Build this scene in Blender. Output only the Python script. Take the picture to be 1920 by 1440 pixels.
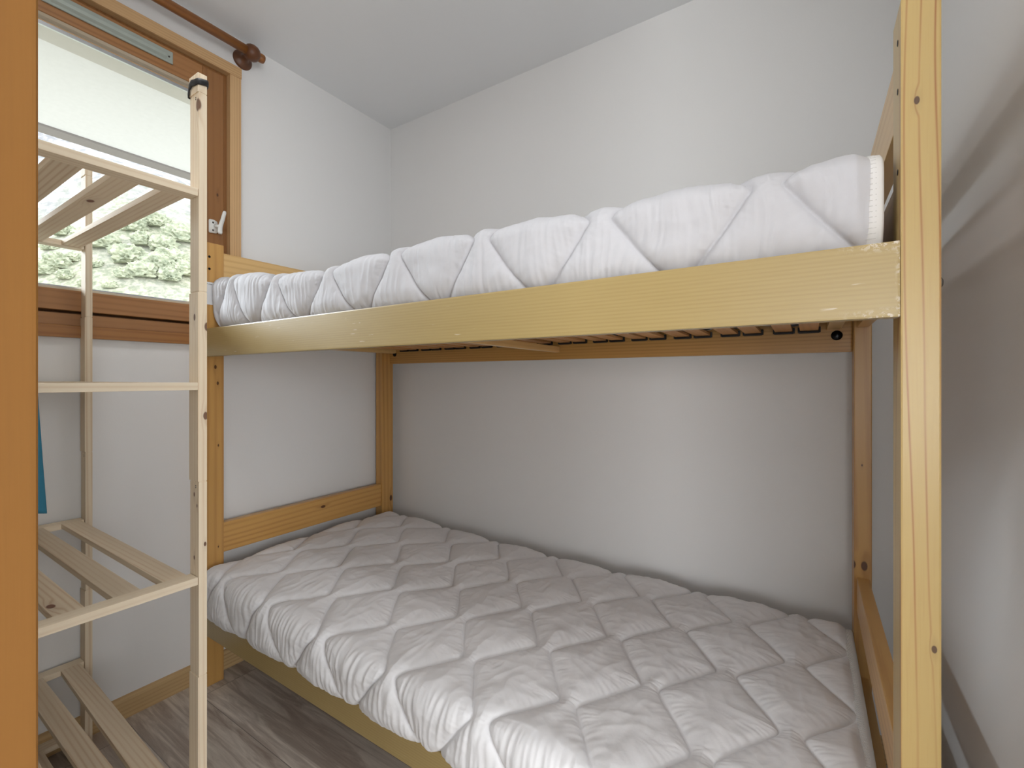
import bpy, bmesh, math, random
import numpy as np
from mathutils import Vector, Matrix

random.seed(7)
rng = np.random.default_rng(11)
scene = bpy.context.scene
COL = scene.collection
for o in list(bpy.data.objects):
    bpy.data.objects.remove(o)

# ------------------------------------------------------------------ camera
FPX, HOR = 860.0, 711.0
YAW = math.atan(560 / 860)
cam_d = bpy.data.cameras.new('camera')
cam_d.sensor_fit = 'HORIZONTAL'; cam_d.sensor_width = 36.0
cam_d.lens = 36.0 * FPX / 1920
cam_d.shift_y = -(720 - HOR) / 1920
cam_d.clip_start = 0.02; cam_d.clip_end = 500
cam = bpy.data.objects.new('camera', cam_d); COL.objects.link(cam)
cam.location = (0, 0, 1.12)
cam.rotation_euler = (math.radians(90), 0, YAW)
scene.camera = cam

# ------------------------------------------------------------------ world, colour management
scene.view_settings.view_transform = 'Standard'
scene.view_settings.look = 'None'
scene.view_settings.gamma = 1
scene.view_settings.exposure = -0.43
scene.view_settings.use_curve_mapping = False
w = bpy.data.worlds.new('overcast_sky'); scene.world = w
w.use_nodes = True
bg = w.node_tree.nodes['Background']
bg.inputs[0].default_value = (0.93, 0.965, 1.0, 1)
bg.inputs[1].default_value = 5.1

# hazy bright sky low over the valley, coming in through the bedroom window
sd = bpy.data.lights.new('hazy_sun', 'SUN'); sd.energy = 6.0; sd.angle = math.radians(20); sd.color = (0.86, 0.93, 1.0)
sun = bpy.data.objects.new('hazy_sun', sd); COL.objects.link(sun)
sun.rotation_euler = Vector((1.8, 0.75, -0.76)).to_track_quat('-Z', 'Y').to_euler()

# ------------------------------------------------------------------ added fill lights at unseen windows of the adjoining room, behind the camera
hl = bpy.data.lights.new('back_fill_light', 'AREA'); hl.shape = 'RECTANGLE'; hl.size = 2.5; hl.size_y = 1.25  # wide daylight from behind the view, enlarged to fill under the bunk
hl.energy = 67.0; hl.color = (0.965, 0.975, 0.985)
hlo = bpy.data.objects.new('back_fill_light', hl); COL.objects.link(hlo)
hlo.location = (1.2, -3.15, 1.02); hlo.rotation_euler = (math.radians(90), 0, 0)
h2 = bpy.data.lights.new('side_fill_light', 'AREA'); h2.shape = 'RECTANGLE'; h2.size = 1.9; h2.size_y = 1.35  # second area light, added to brighten the left side of the room
h2.energy = 60.0; h2.color = (0.945, 0.975, 1.0)
h2o = bpy.data.objects.new('side_fill_light', h2); COL.objects.link(h2o)
h2o.location = (2.5, -1.0, 1.1); h2o.rotation_euler = (math.radians(90), 0, math.radians(90))
# added fill light of an unseen ceiling lamp, above the view
rl = bpy.data.lights.new('ceiling_fill_light', 'AREA'); rl.shape = 'DISK'; rl.size = 0.26
rl.energy = 5.0; rl.color = (0.97, 0.985, 1.0)
rlo = bpy.data.objects.new('ceiling_fill_light', rl); COL.objects.link(rlo)
rlo.location = (-1.05, 0.38, 2.385)

# ================================================================== helpers
def lin(c):
    c = c / 255.0
    return c / 12.92 if c <= 0.04045 else ((c + 0.055) / 1.055) ** 2.4
def C(r, g, b): return (lin(r), lin(g), lin(b), 1.0)

def tag(o, label=None, cat=None, group=None, kind=None):
    if label: o['label'] = label
    if cat: o['category'] = cat
    if group: o['group'] = group
    if kind: o['kind'] = kind
    return o

def empty(name, loc):
    o = bpy.data.objects.new(name, None); COL.objects.link(o); o.location = loc
    o.empty_display_size = 0.05
    return o

def link_mesh(name, me, mat, parent=None, smooth=False, origin=None):
    """mesh data is in world coordinates; origin moves the object's origin there"""
    if origin is not None:
        me.transform(Matrix.Translation(-Vector(origin)))
    if mat is not None:
        for m in (mat if isinstance(mat, (list, tuple)) else [mat]):
            me.materials.append(m)
    o = bpy.data.objects.new(name, me); COL.objects.link(o)
    base = Vector(origin) if origin is not None else Vector((0, 0, 0))
    if parent is not None:
        o.parent = parent
        pw = Vector((0, 0, 0)); q = parent
        while q is not None:
            pw += Vector(q.location); q = q.parent
        o.location = base - pw
    else:
        o.location = base
    if smooth:
        for p in me.polygons: p.use_smooth = True
    return o

class B:
    def __init__(s): s.bm = bmesh.new()
    def box(s, x0, x1, y0, y1, z0, z1, bev=0.0, seg=2, mi=0):
        t = bmesh.new()
        r = bmesh.ops.create_cube(t, size=1)
        for v in t.verts:
            v.co = Vector(((x0 + x1) / 2 + v.co.x * (x1 - x0), (y0 + y1) / 2 + v.co.y * (y1 - y0), (z0 + z1) / 2 + v.co.z * (z1 - z0)))
        if bev > 0:
            bmesh.ops.bevel(t, geom=list(t.edges), offset=bev, segments=seg, affect='EDGES', profile=0.7)
        for f in t.faces: f.material_index = mi
        s.merge(t); return s
    def merge(s, t):
        me = bpy.data.meshes.new('tmp'); t.to_mesh(me); t.free()
        s.bm.from_mesh(me); bpy.data.meshes.remove(me)
    def prism(s, pts, axis, a0, a1, bev=0.0, mi=0):
        """closed 2-D outline pts extruded along axis (0 x,1 y,2 z)"""
        t = bmesh.new()
        def co(p, a):
            if axis == 0: return (a, p[0], p[1])
            if axis == 1: return (p[0], a, p[1])
            return (p[0], p[1], a)
        v0 = [t.verts.new(co(p, a0)) for p in pts]; v1 = [t.verts.new(co(p, a1)) for p in pts]
        n = len(pts)
        t.faces.new(v0); t.faces.new(v1[::-1])
        for i in range(n): t.faces.new((v0[i], v1[i], v1[(i + 1) % n], v0[(i + 1) % n]))
        bmesh.ops.recalc_face_normals(t, faces=t.faces)
        if bev > 0:
            bmesh.ops.bevel(t, geom=list(t.edges), offset=bev, segments=2, affect='EDGES')
        for f in t.faces: f.material_index = mi
        s.merge(t); return s
    def lathe(s, prof, c, d, n=32, mi=0):
        """prof: (distance along d, radius)"""
        t = bmesh.new(); d = Vector(d).normalized(); c = Vector(c)
        u = d.orthogonal().normalized(); v = d.cross(u)
        rings = []
        for a, r in prof:
            rings.append([t.verts.new(c + d * a + (u * math.cos(k * 2 * math.pi / n) + v * math.sin(k * 2 * math.pi / n)) * max(r, 1e-5)) for k in range(n)])
        for A_, B_ in zip(rings, rings[1:]):
            for k in range(n): t.faces.new((A_[k], A_[(k + 1) % n], B_[(k + 1) % n], B_[k]))
        t.faces.new(rings[0][::-1]); t.faces.new(rings[-1])
        bmesh.ops.recalc_face_normals(t, faces=t.faces)
        for f in t.faces: f.material_index = mi
        s.merge(t); return s
    def tube(s, pts, r, n=10, flat=1.0, mi=0):
        t = bmesh.new(); P = [Vector(p) for p in pts]; rings = []
        for i, p in enumerate(P):
            d = (P[min(i + 1, len(P) - 1)] - P[max(i - 1, 0)]).normalized()
            ref = Vector((0, 1, 0)) if abs(d.y) < 0.9 else Vector((1, 0, 0))
            u = d.cross(ref).normalized(); v = d.cross(u)
            rr = r[i] if isinstance(r, (list, tuple)) else r
            rings.append([t.verts.new(p + u * math.cos(k * 2 * math.pi / n) * rr * flat + v * math.sin(k * 2 * math.pi / n) * rr) for k in range(n)])
        for A_, B_ in zip(rings, rings[1:]):
            for k in range(n): t.faces.new((A_[k], A_[(k + 1) % n], B_[(k + 1) % n], B_[k]))
        t.faces.new(rings[0][::-1]); t.faces.new(rings[-1])
        bmesh.ops.recalc_face_normals(t, faces=t.faces)
        for f in t.faces: f.material_index = mi
        s.merge(t); return s
    def done(s, name, mat, parent=None, smooth=False, origin=None):
        me = bpy.data.meshes.new(name); s.bm.to_mesh(me); s.bm.free()
        return link_mesh(name, me, mat, parent, smooth, origin)

def bx(name, mat, parent, x0, x1, y0, y1, z0, z1, bev=0.002, origin=None):
    return B().box(x0, x1, y0, y1, z0, z1, bev).done(name, mat, parent, origin=origin)

def struct(o): o['kind'] = 'structure'; return o

# ------------------------------------------------------------------ materials
def newmat(name):
    m = bpy.data.materials.new(name); m.use_nodes = True
    nt = m.node_tree; nt.nodes.clear()
    out = nt.nodes.new('ShaderNodeOutputMaterial')
    p = nt.nodes.new('ShaderNodeBsdfPrincipled'); nt.links.new(p.outputs[0], out.inputs[0])
    return m, nt, p
class N:
    def __init__(s, nt): s.nt = nt
    def _in(s, sock, v):
        if isinstance(v, bpy.types.NodeSocket): s.nt.links.new(v, sock)
        else: sock.default_value = v
    def math(s, op, a, b=0.0, c=None, clamp=False):
        n = s.nt.nodes.new('ShaderNodeMath'); n.operation = op; n.use_clamp = clamp
        s._in(n.inputs[0], a); s._in(n.inputs[1], b)
        if c is not None: s._in(n.inputs[2], c)
        return n.outputs[0]
    def vmath(s, op, a, b=(0, 0, 0), out=0):
        n = s.nt.nodes.new('ShaderNodeVectorMath'); n.operation = op
        s._in(n.inputs[0], a); s._in(n.inputs[1], b)
        return n.outputs[out]
    def noise(s, vec, scale, detail=3, rough=0.5, dist=0.0):
        n = s.nt.nodes.new('ShaderNodeTexNoise'); s._in(n.inputs['Vector'], vec)
        n.inputs['Scale'].default_value = scale; n.inputs['Detail'].default_value = detail
        n.inputs['Roughness'].default_value = rough; n.inputs['Distortion'].default_value = dist
        return n.outputs[0]
    def mix(s, f, a, b):
        n = s.nt.nodes.new('ShaderNodeMix'); n.data_type = 'RGBA'
        s._in(n.inputs[0], f); s._in(n.inputs[6], a); s._in(n.inputs[7], b)
        return n.outputs[2]
    def ramp(s, f, stops):
        n = s.nt.nodes.new('ShaderNodeMapRange'); n.interpolation_type = 'SMOOTHSTEP'
        s._in(n.inputs[0], f)
        n.inputs[1].default_value, n.inputs[2].default_value, n.inputs[3].default_value, n.inputs[4].default_value = stops
        return n.outputs[0]
    def bump(s, h, st, dist, p):
        n = s.nt.nodes.new('ShaderNodeBump'); n.inputs['Strength'].default_value = st
        n.inputs['Distance'].default_value = dist; s._in(n.inputs['Height'], h)
        s.nt.links.new(n.outputs[0], p.inputs['Normal'])
    def pos(s):
        n = s.nt.nodes.new('ShaderNodeNewGeometry'); return n.outputs['Position']
    def sep(s, v):
        n = s.nt.nodes.new('ShaderNodeSeparateXYZ'); s._in(n.inputs[0], v); return n.outputs

def plaster(name, col, rough=0.85, bump=0.12):
    m, nt, p = newmat(name); n = N(nt); P = n.pos()
    a = n.noise(P, 1.3, 2); b = n.noise(P, 9, 4)
    c2 = tuple(x * 0.955 for x in col[:3]) + (1,)
    f = n.math('MULTIPLY', a, 0.8)
    nt.links.new(n.mix(f, col, c2), p.inputs['Base Color'])
    p.inputs['Roughness'].default_value = rough
    hh = n.math('ADD', n.noise(P, 260, 3), n.math('MULTIPLY', b, 0.6))
    n.bump(hh, bump, 0.0015, p)
    return m

def wood(name, base, dark, axis=2, freq=70.0, cross=(0.8, 0.6), wob=0.012, wobs=3.0, line=0.55, rough=0.45, sharp=3.0,
         knots=(), knotcol=(60, 32, 18), tone=0.18, coat=0.0, wear=None, seed=0.0):
    """wood with growth lines along axis; knots: (x,y,z,r) in world metres"""
    m, nt, p = newmat(name); n = N(nt); P = n.pos()
    P = n.vmath('ADD', P, (0, 0, 0))
    # stretched coordinates
    sc = [1.0, 1.0, 1.0]; sc[axis] = 0.12
    info = nt.nodes.new('ShaderNodeObjectInfo')
    off = n.math('MULTIPLY', info.outputs['Random'], 7.3)
    cv = nt.nodes.new('ShaderNodeCombineXYZ'); n._in(cv.inputs[0], off); n._in(cv.inputs[1], off); n._in(cv.inputs[2], seed)
    PS = n.vmath('ADD', n.vmath('MULTIPLY', P, tuple(sc)), cv.outputs[0])
    s3 = n.sep(P); oth = [i for i in range(3) if i != axis]
    q = n.math('ADD', n.math('MULTIPLY', s3[oth[0]], cross[0]), n.math('MULTIPLY', s3[oth[1]], cross[1]))
    wv = n.math('MULTIPLY', n.math('SUBTRACT', n.noise(PS, wobs * 4, 1.5), 0.5), wob * 4)
    q = n.math('ADD', q, wv)
    kmask = None
    for (kx, ky, kz, kr) in knots:
        d = n.vmath('SUBTRACT', P, (kx, ky, kz))
        e = [1.0, 1.0, 1.0]; e[axis] = 0.55
        e2 = [1.0, 1.0, 1.0]; e2[axis] = 0.3
        ln = n.vmath('LENGTH', n.vmath('MULTIPLY', d, tuple(e)), out=1)
        ln2 = n.vmath('LENGTH', n.vmath('MULTIPLY', d, tuple(e2)), out=1)
        k = n.ramp(ln, (kr * 0.75, kr * 1.25, 1.0, 0.0))
        halo = n.ramp(ln2, (kr * 0.5, kr * 2.8, 1.0, 0.0))
        q = n.math('ADD', q, n.math('MULTIPLY', halo, kr * 1.6))
        k = n.math('ADD', k, n.math('MULTIPLY', halo, 0.12))
        kmask = k if kmask is None else n.math('MAXIMUM', kmask, k)
    s = n.math('SINE', n.math('MULTIPLY', q, freq * 6.2832))
    s = n.math('POWER', n.math('MULTIPLY_ADD', s, 0.5, 0.5), sharp)
    fade = n.ramp(n.noise(PS, 14, 2), (0.3, 0.65, 0.25, 1.0))
    s = n.math('MULTIPLY', n.math('MULTIPLY', s, line), fade)
    fsc = [1.0, 1.0, 1.0]; fsc[axis] = 0.03
    fine = n.noise(n.vmath('MULTIPLY', P, tuple(fsc)), 420, 3)
    s = n.math('ADD', s, n.math('MULTIPLY', n.math('SUBTRACT', fine, 0.5), 0.35))
    s = n.math('ADD', s, n.math('MULTIPLY', n.math('SUBTRACT', n.noise(PS, 6, 2), 0.45), tone * 3), clamp=True)
    colr = n.mix(s, base, dark)
    # every piece of timber has its own tone
    rv = n.math('MULTIPLY_ADD', info.outputs['Random'], 0.14, 0.93)
    hsv = nt.nodes.new('ShaderNodeHueSaturation'); n._in(hsv.inputs['Value'], rv); n._in(hsv.inputs['Color'], colr)
    colr = hsv.outputs[0]
    if kmask is not None:
        colr = n.mix(n.math('MINIMUM', kmask, 0.92), colr, C(*knotcol))
    if wear:      # chipped varnish towards the far end, at the arrises, and a few pale scratches
        wx = n.ramp(s3[0], (wear[0], wear[1], 0.0, 1.0))
        edge = n.ramp(n.math('ABSOLUTE', n.math('SUBTRACT', s3[2], wear[2])), (0.034, 0.049, 0.0, 1.0))
        endm = n.ramp(s3[0], (wear[1] - 0.007, wear[1], 0.0, 0.7))
        wm = n.math('MULTIPLY', n.math('MULTIPLY', wx, n.math('MAXIMUM', edge, endm)), n.ramp(n.noise(P, 160, 4, 0.7), (0.5, 0.57, 0.0, 0.8)))
        scr = n.ramp(n.noise(n.vmath('MULTIPLY', P, (0.12, 1, 1)), 190, 2, 0.5), (0.70, 0.74, 0.0, 0.55))
        scr = n.math('MULTIPLY', scr, n.ramp(n.noise(P, 7, 2), (0.5, 0.62, 0.0, 1.0)))
        colr = n.mix(n.math('MAXIMUM', wm, scr), colr, C(226, 216, 200))
    nt.links.new(colr, p.inputs['Base Color'])
    p.inputs['Roughness'].default_value = rough
    p.inputs['Coat Weight'].default_value = coat
    p.inputs['Coat Roughness'].default_value = 0.25
    n.bump(fine, 0.12, 0.0006, p)
    return m

def plain(name, col, rough=0.5, metal=0.0, bumpscale=None):
    m, nt, p = newmat(name); n = N(nt); P = n.pos()
    a = n.noise(P, 40, 3)
    c2 = tuple(x * 0.88 for x in col[:3]) + (1,)
    nt.links.new(n.mix(a, col, c2), p.inputs['Base Color'])
    p.inputs['Roughness'].default_value = rough; p.inputs['Metallic'].default_value = metal
    if bumpscale: n.bump(n.noise(P, bumpscale, 3), 0.3, 0.001, p)
    return m

M = {}
M['wall'] = plaster('white_wall_paint', C(236, 235, 234))
M['wall_window'] = plaster('white_wall_paint_window', C(236, 235, 234))
M['ceiling'] = plaster('ceiling_paint', C(240, 241, 242))
K_FRONT = [(0.1151, 0.783, 1.4809, 0.0028), (0.132, 0.783, 0.7757, 0.0026)]
M['bed_front_post'] = wood('varnished_pine_front_post', C(188, 160, 100), C(156, 104, 54), 2, 62, (1.0, 0.4), 0.014, 2.2, 1.1, 0.36, 22, K_FRONT, (70, 38, 18), 0.10, 0.12)
M['bed_rail'] = wood('varnished_pine_rail', C(176, 153, 100), C(148, 119, 70), 0, 150, (0.35, 1.0), 0.009, 1.4, 0.24, 0.38, 1.6, (), (70, 38, 18), 0.12, 0.25, (0.02, 0.099, 1.2525))
K_BED = [(-1.838, 0.828, 1.045 + 0.06, 0.0035), (-1.838, 0.83, 0.875, 0.0025), (-1.838, 0.83, 0.50, 0.002),
         (-1.838, 0.82, 1.165, 0.004), (-1.838, 1.663, 0.50, 0.008), (0.10, 1.608, 0.60, 0.007), (0.125, 1.605, 0.60, 0.007), (0.12, 1.605, 0.88, 0.002)]
M['bed_wood'] = wood('varnished_pine_bed', C(206, 158, 90), C(156, 100, 44), 2, 48, (0.6, 0.8), 0.013, 1.0, 0.42, 0.38, 2.2, K_BED, (74, 34, 14), 0.2, 0.25)
M['bed_board'] = wood('varnished_pine_boards', C(208, 160, 92), C(158, 102, 46), 1, 48, (0.4, 1.0), 0.016, 1.3, 0.4, 0.38, 2.2, [(-1.844, 1.27, 0.545, 0.006)], (84, 40, 16), 0.2, 0.25)
M['bed_board_up'] = wood('varnished_pine_upper_boards', C(220, 182, 122), C(186, 136, 78), 1, 50, (0.4, 1.0), 0.016, 1.3, 0.35, 0.38, 2.2, (), (84, 40, 16), 0.15, 0.25)
M['bed_rear'] = wood('varnished_pine_rear_rail', C(196, 150, 84), C(158, 112, 54), 0, 90, (0.3, 1.0), 0.004, 1.5, 0.5, 0.4, 2.5, (), (70, 38, 18), 0.15, 0.2)
M['slat'] = wood('beech_slat', C(214, 160, 104), C(184, 128, 76), 1, 120, (0.5, 1.0), 0.003, 1.5, 0.4, 0.4, 2.0)
M['rubber'] = plain('black_rubber', C(22, 22, 24), 0.55)
M['bolt'] = plain('black_bolt', C(16, 16, 18), 0.25, 0.6)
M['steel'] = plain('dull_steel', C(120, 118, 116), 0.35, 0.9)
KR = [(-1.113, 0.46, 1.715, 0.0075), (-1.125, 0.46, 1.255, 0.004), (-1.109, 0.478, 1.235, 0.005), (-1.109, 0.475, 1.04, 0.0045),
      (-1.13, 0.46, 0.868, 0.003), (-1.117, 0.46, 0.845, 0.0025), (-1.13, 0.46, 0.73, 0.003), (-1.109, 0.474, 0.76, 0.0025)]
M['rack_post'] = wood('raw_pine_posts', C(240, 224, 198), C(214, 184, 146), 2, 95, (0.8, 0.9), 0.006, 2.0, 0.55, 0.65, 2.5, KR, (104, 66, 44), 0.14)
M['rack_rail'] = wood('raw_pine_rails', C(242, 226, 200), C(218, 190, 154), 1, 95, (0.8, 0.9), 0.004, 2.0, 0.45, 0.65, 2.5, (), (104, 66, 44), 0.12)
M['rack_slat'] = wood('raw_pine_slats', C(242, 225, 198), C(212, 178, 138), 0, 95, (1.0, 0.5), 0.012, 1.0, 0.6, 0.65, 3.0,
                      [(-1.50, 0.31, 0.259, 0.010), (-1.35, 0.345, 1.515, 0.007), (-1.2, 0.25, 0.692, 0.006)], (112, 62, 42), 0.14)
M['trim'] = wood('light_window_trim', C(206, 168, 122), C(170, 128, 82), 2, 110, (0.5, 1.0), 0.003, 1.4, 0.55, 0.5, 2.5)
M['trim_h'] = wood('light_window_trim_top', C(206, 168, 122), C(170, 128, 82), 1, 110, (0.5, 1.0), 0.003, 1.4, 0.55, 0.5, 2.5)
M['sash'] = wood('brown_stained_sash', C(148, 102, 58), C(108, 68, 34), 2, 60, (0.6, 0.8), 0.008, 1.4, 0.5, 0.42, 2.5, [(-1.885, 0.85, 1.82, 0.005)], (70, 40, 24), 0.25, 0.15)
M['sash_h'] = wood('brown_stained_sash_rails', C(162, 114, 68), C(120, 76, 40), 1, 60, (0.6, 0.8), 0.008, 1.4, 0.5, 0.42, 2.5, (), (70, 40, 24), 0.25, 0.15)
M['apron'] = wood('brown_window_apron', C(164, 112, 58), C(128, 80, 36), 1, 60, (0.6, 0.8), 0.006, 1.4, 0.5, 0.42, 2.5, (), (70, 40, 24), 0.2, 0.15)
M['bead'] = plain('weathered_glazing_bead', C(196, 182, 160), 0.7)
M['spacer'] = plain('aluminium_spacer', C(205, 208, 214), 0.28, 0.9)
M['baseboard'] = wood('pine_skirting', C(204, 172, 124), C(164, 126, 80), 1, 75, (0.5, 1.0), 0.004, 1.4, 0.6, 0.5, 2.5)
M['baseboard_x'] = wood('pine_skirting_rear', C(204, 172, 124), C(164, 126, 80), 0, 75, (0.5, 1.0), 0.004, 1.4, 0.6, 0.5, 2.5)
M['jamb'] = wood('orange_pine_jamb', C(122, 79, 20), C(94, 56, 12), 2, 24, (0.9, 0.9), 0.01, 1.2, 0.35, 0.8, 2.0, (), (84, 44, 20), 0.22)
M['rod'] = wood('brown_varnished_rod', C(150, 96, 46), C(112, 66, 28), 1, 60, (0.7, 0.7), 0.006, 1.4, 0.5, 0.38, 2.5)
M['rod_dark'] = plain('dark_turned_wood', C(104, 62, 34), 0.4)
M['white_plastic'] = plain('white_plastic', C(236, 236, 232), 0.35)
M['vent'] = plain('grey_green_aluminium', C(168, 176, 168), 0.45, 0.2)
M['screw'] = plain('screw_head', C(90, 84, 78), 0.4, 0.6)
M['stitch'] = plain('pale_thread', C(206, 203, 200), 0.8)
M['paper'] = plain('white_paper', C(232, 232, 234), 0.7)
M['ink'] = plain('dark_print', C(50, 52, 62), 0.7)
M['towel'] = plain('blue_terry', C(50, 116, 140), 0.95, 0.0, 500)
M['concrete'] = plain('rough_concrete', C(178, 174, 166), 0.9, 0.0, 60)
M['concrete_dark'] = plain('weathered_concrete_edge', C(128, 122, 118), 0.9, 0.0, 60)
M['soffit'] = plain('white_soffit_paint', C(206, 205, 203), 0.9)

def floor_mat():
    m, nt, p = newmat('grey_brown_laminate'); n = N(nt); P = n.pos()
    mp = nt.nodes.new('ShaderNodeTexBrick'); n._in(mp.inputs['Vector'], P)
    mp.inputs['Scale'].default_value = 1.0; mp.inputs['Brick Width'].default_value = 1.2
    mp.inputs['Row Height'].default_value = 0.19; mp.inputs['Mortar Size'].default_value = 0.0012
    mp.inputs['Color1'].default_value = (0.25, 0.25, 0.25, 1); mp.inputs['Color2'].default_value = (0.75, 0.75, 0.75, 1)
    mp.inputs['Mortar'].default_value = (0, 0, 0, 1)
    tone = n.sep(mp.outputs['Color'])[0]
    off = nt.nodes.new('ShaderNodeCombineXYZ'); n._in(off.inputs[2], n.math('MULTIPLY', tone, 9.0)); n._in(off.inputs[0], n.math('MULTIPLY', tone, 5.0))
    Q = n.vmath('ADD', n.vmath('MULTIPLY', P, (0.10, 1, 1)), off.outputs[0])
    a = n.noise(Q, 34, 5, 0.62, 0.8)
    b = n.noise(n.vmath('MULTIPLY', P, (0.05, 1, 1)), 240, 3, 0.6)
    big = n.noise(Q, 7, 3)
    f = n.math('ADD', n.math('MULTIPLY', n.ramp(a, (0.36, 0.66, 0.0, 1.0)), 0.6), n.math('MULTIPLY', b, 0.35))
    f = n.math('ADD', f, n.math('MULTIPLY', n.math('SUBTRACT', big, 0.5), 0.7), clamp=True)
    c = n.mix(f, C(156, 140, 128), C(236, 227, 215))
    c = n.mix(n.math('MULTIPLY', mp.outputs['Fac'], 0.6), c, C(50, 44, 40))
    nt.links.new(c, p.inputs['Base Color'])
    p.inputs['Roughness'].default_value = 0.42
    n.bump(a, 0.1, 0.001, p)
    return m
M['floor'] = floor_mat()

def cotton(name, col):
    m, nt, p = newmat(name); n = N(nt); P = n.pos()
    a = n.noise(P, 5, 3)
    c2 = tuple(x * 0.95 for x in col[:3]) + (1,)
    nt.links.new(n.mix(a, col, c2), p.inputs['Base Color'])
    p.inputs['Roughness'].default_value = 0.78
    p.inputs['Sheen Weight'].default_value = 0.15
    cr = n.noise(n.vmath('MULTIPLY', P, (1, 1, 1)), 75, 4, 0.6, 0.6)
    wv = n.noise(P, 900, 2)
    n.bump(n.math('ADD', cr, n.math('MULTIPLY', wv, 0.25)), 0.22, 0.0016, p)
    return m
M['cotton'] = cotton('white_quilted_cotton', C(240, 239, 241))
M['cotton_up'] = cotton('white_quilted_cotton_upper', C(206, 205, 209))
M['binding'] = cotton('white_binding_tape', C(236, 234, 232))

def glass_mat():
    m = bpy.data.materials.new('window_glass'); m.use_nodes = True; nt = m.node_tree; nt.nodes.clear()
    out = nt.nodes.new('ShaderNodeOutputMaterial'); tr = nt.nodes.new('ShaderNodeBsdfTransparent')
    gl = nt.nodes.new('ShaderNodeBsdfGlossy'); gl.inputs['Roughness'].default_value = 0.02
    tr.inputs[0].default_value = (0.965, 0.975, 0.97, 1)
    fr = nt.nodes.new('ShaderNodeFresnel'); fr.inputs[0].default_value = 1.45
    mx = nt.nodes.new('ShaderNodeMixShader'); nt.links.new(fr.outputs[0], mx.inputs[0])
    nt.links.new(tr.outputs[0], mx.inputs[1]); nt.links.new(gl.outputs[0], mx.inputs[2])
    nt.links.new(mx.outputs[0], out.inputs[0]); return m
M['glass'] = glass_mat()

# ================================================================== the room
XL, XR, YB, YF, ZC = -1.905, 0.245, 1.722, 0.03, 2.47
WY0, WY1, WZ0, WZ1 = 0.10, 0.888, 1.284, 2.30      # opening in the window wall
T = 0.24
struct(B().box(XL - T, 2.7, -3.4, YB + 0.12, -0.12, 0.0).done('floor', M['floor']))
struct(B().box(XL - T, 2.7, -3.4, YB + 0.12, ZC, ZC + 0.2).done('ceiling', M['ceiling']))
b = B()
b.box(XL - T, XL, YF - 0.1, WY0, 0, ZC); b.box(XL - T, XL, WY1, YB, 0, ZC)
b.box(XL - T, XL, WY0, WY1, 0, WZ0); b.box(XL - T, XL, WY0, WY1, WZ1, ZC)
struct(b.done('wall_left', M['wall_window']))
struct(B().box(XL - T, XR + 0.12, YB, YB + 0.12, 0, ZC).done('wall_back', M['wall']))
struct(B().box(XR, XR + 0.12, 0.50, YB, 0, ZC).done('wall_right', M['wall']))
# front wall ends at the door frame; the unseen adjoining room opens to the right, widened to admit fill light
DX0, DX1, DZ = -0.345, 0.135, 2.08
AX1, AY0 = 2.6, -3.3
struct(B().box(XL, DX0, YF - 0.1, YF, 0, ZC).done('wall_front', M['wall']))
struct(B().box(-1.05, -0.95, AY0, YF - 0.1, 0, ZC).done('wall_living_left', M['wall']))
b = B(); b.box(AX1, AX1 + 0.1, AY0, -1.95, 0, ZC); b.box(AX1, AX1 + 0.1, -0.05, 0.60, 0, ZC); b.box(AX1, AX1 + 0.1, -1.95, -0.05, 0, 0.6); b.box(AX1, AX1 + 0.1, -1.95, -0.05, 2.0, ZC)
struct(b.done('wall_living_right', M['wall']))
added_win3 = empty('added_window_3', (AX1, -1.0, 0.6)); struct(added_win3)  # added window for the side fill light, never in view
fr3 = B()
fr3.box(AX1 + 0.02, AX1 + 0.08, -1.95, -1.9, 0.6, 2.0); fr3.box(AX1 + 0.02, AX1 + 0.08, -0.1, -0.05, 0.6, 2.0)
fr3.box(AX1 + 0.02, AX1 + 0.08, -1.9, -0.1, 0.6, 0.65); fr3.box(AX1 + 0.02, AX1 + 0.08, -1.9, -0.1, 1.95, 2.0)
fr3.done('frame', M['sash'], added_win3)
B().box(AX1 + 0.045, AX1 + 0.05, -1.9, -0.1, 0.65, 1.95).done('pane', M['glass'], added_win3)
struct(B().box(XR + 0.12, AX1, 0.50, 0.60, 0, ZC).done('wall_living_back', M['wall']))
b = B(); b.box(-1.05, -0.05, AY0 - 0.1, AY0, 0, ZC); b.box(2.45, AX1 + 0.1, AY0 - 0.1, AY0, 0, ZC)
b.box(-0.05, 2.45, AY0 - 0.1, AY0, 0, 0.4); b.box(-0.05, 2.45, AY0 - 0.1, AY0, 1.8, ZC)
struct(b.done('wall_living_front', M['wall']))
unseen_win2 = empty('unseen_window_2', (1.2, AY0, 0.4)); struct(unseen_win2)  # unseen window set round the back fill light
# door frame: jamb seen at the left edge of the picture
door = empty('door_1', (DX0, YF - 0.1, 0)); struct(door)
JX = -0.300
b = B().box(DX0 - 0.055, JX, YF - 0.11, 0.0585, 0, ZC, 0.0022, 3)
b.done('jamb', M['jamb'], door)
fr2 = B()
fr2.box(-0.05, 0.0, AY0 - 0.07, AY0 - 0.01, 0.4, 1.8); fr2.box(2.4, 2.45, AY0 - 0.07, AY0 - 0.01, 0.4, 1.8)
fr2.box(0.0, 2.4, AY0 - 0.07, AY0 - 0.01, 0.4, 0.45); fr2.box(0.0, 2.4, AY0 - 0.07, AY0 - 0.01, 1.75, 1.8); fr2.box(1.17, 1.23, AY0 - 0.07, AY0 - 0.01, 0.45, 1.75)
fr2.done('frame', M['sash'], unseen_win2)
B().box(0.0, 2.4, AY0 - 0.042, AY0 - 0.038, 0.45, 1.75).done('pane', M['glass'], unseen_win2)

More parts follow.
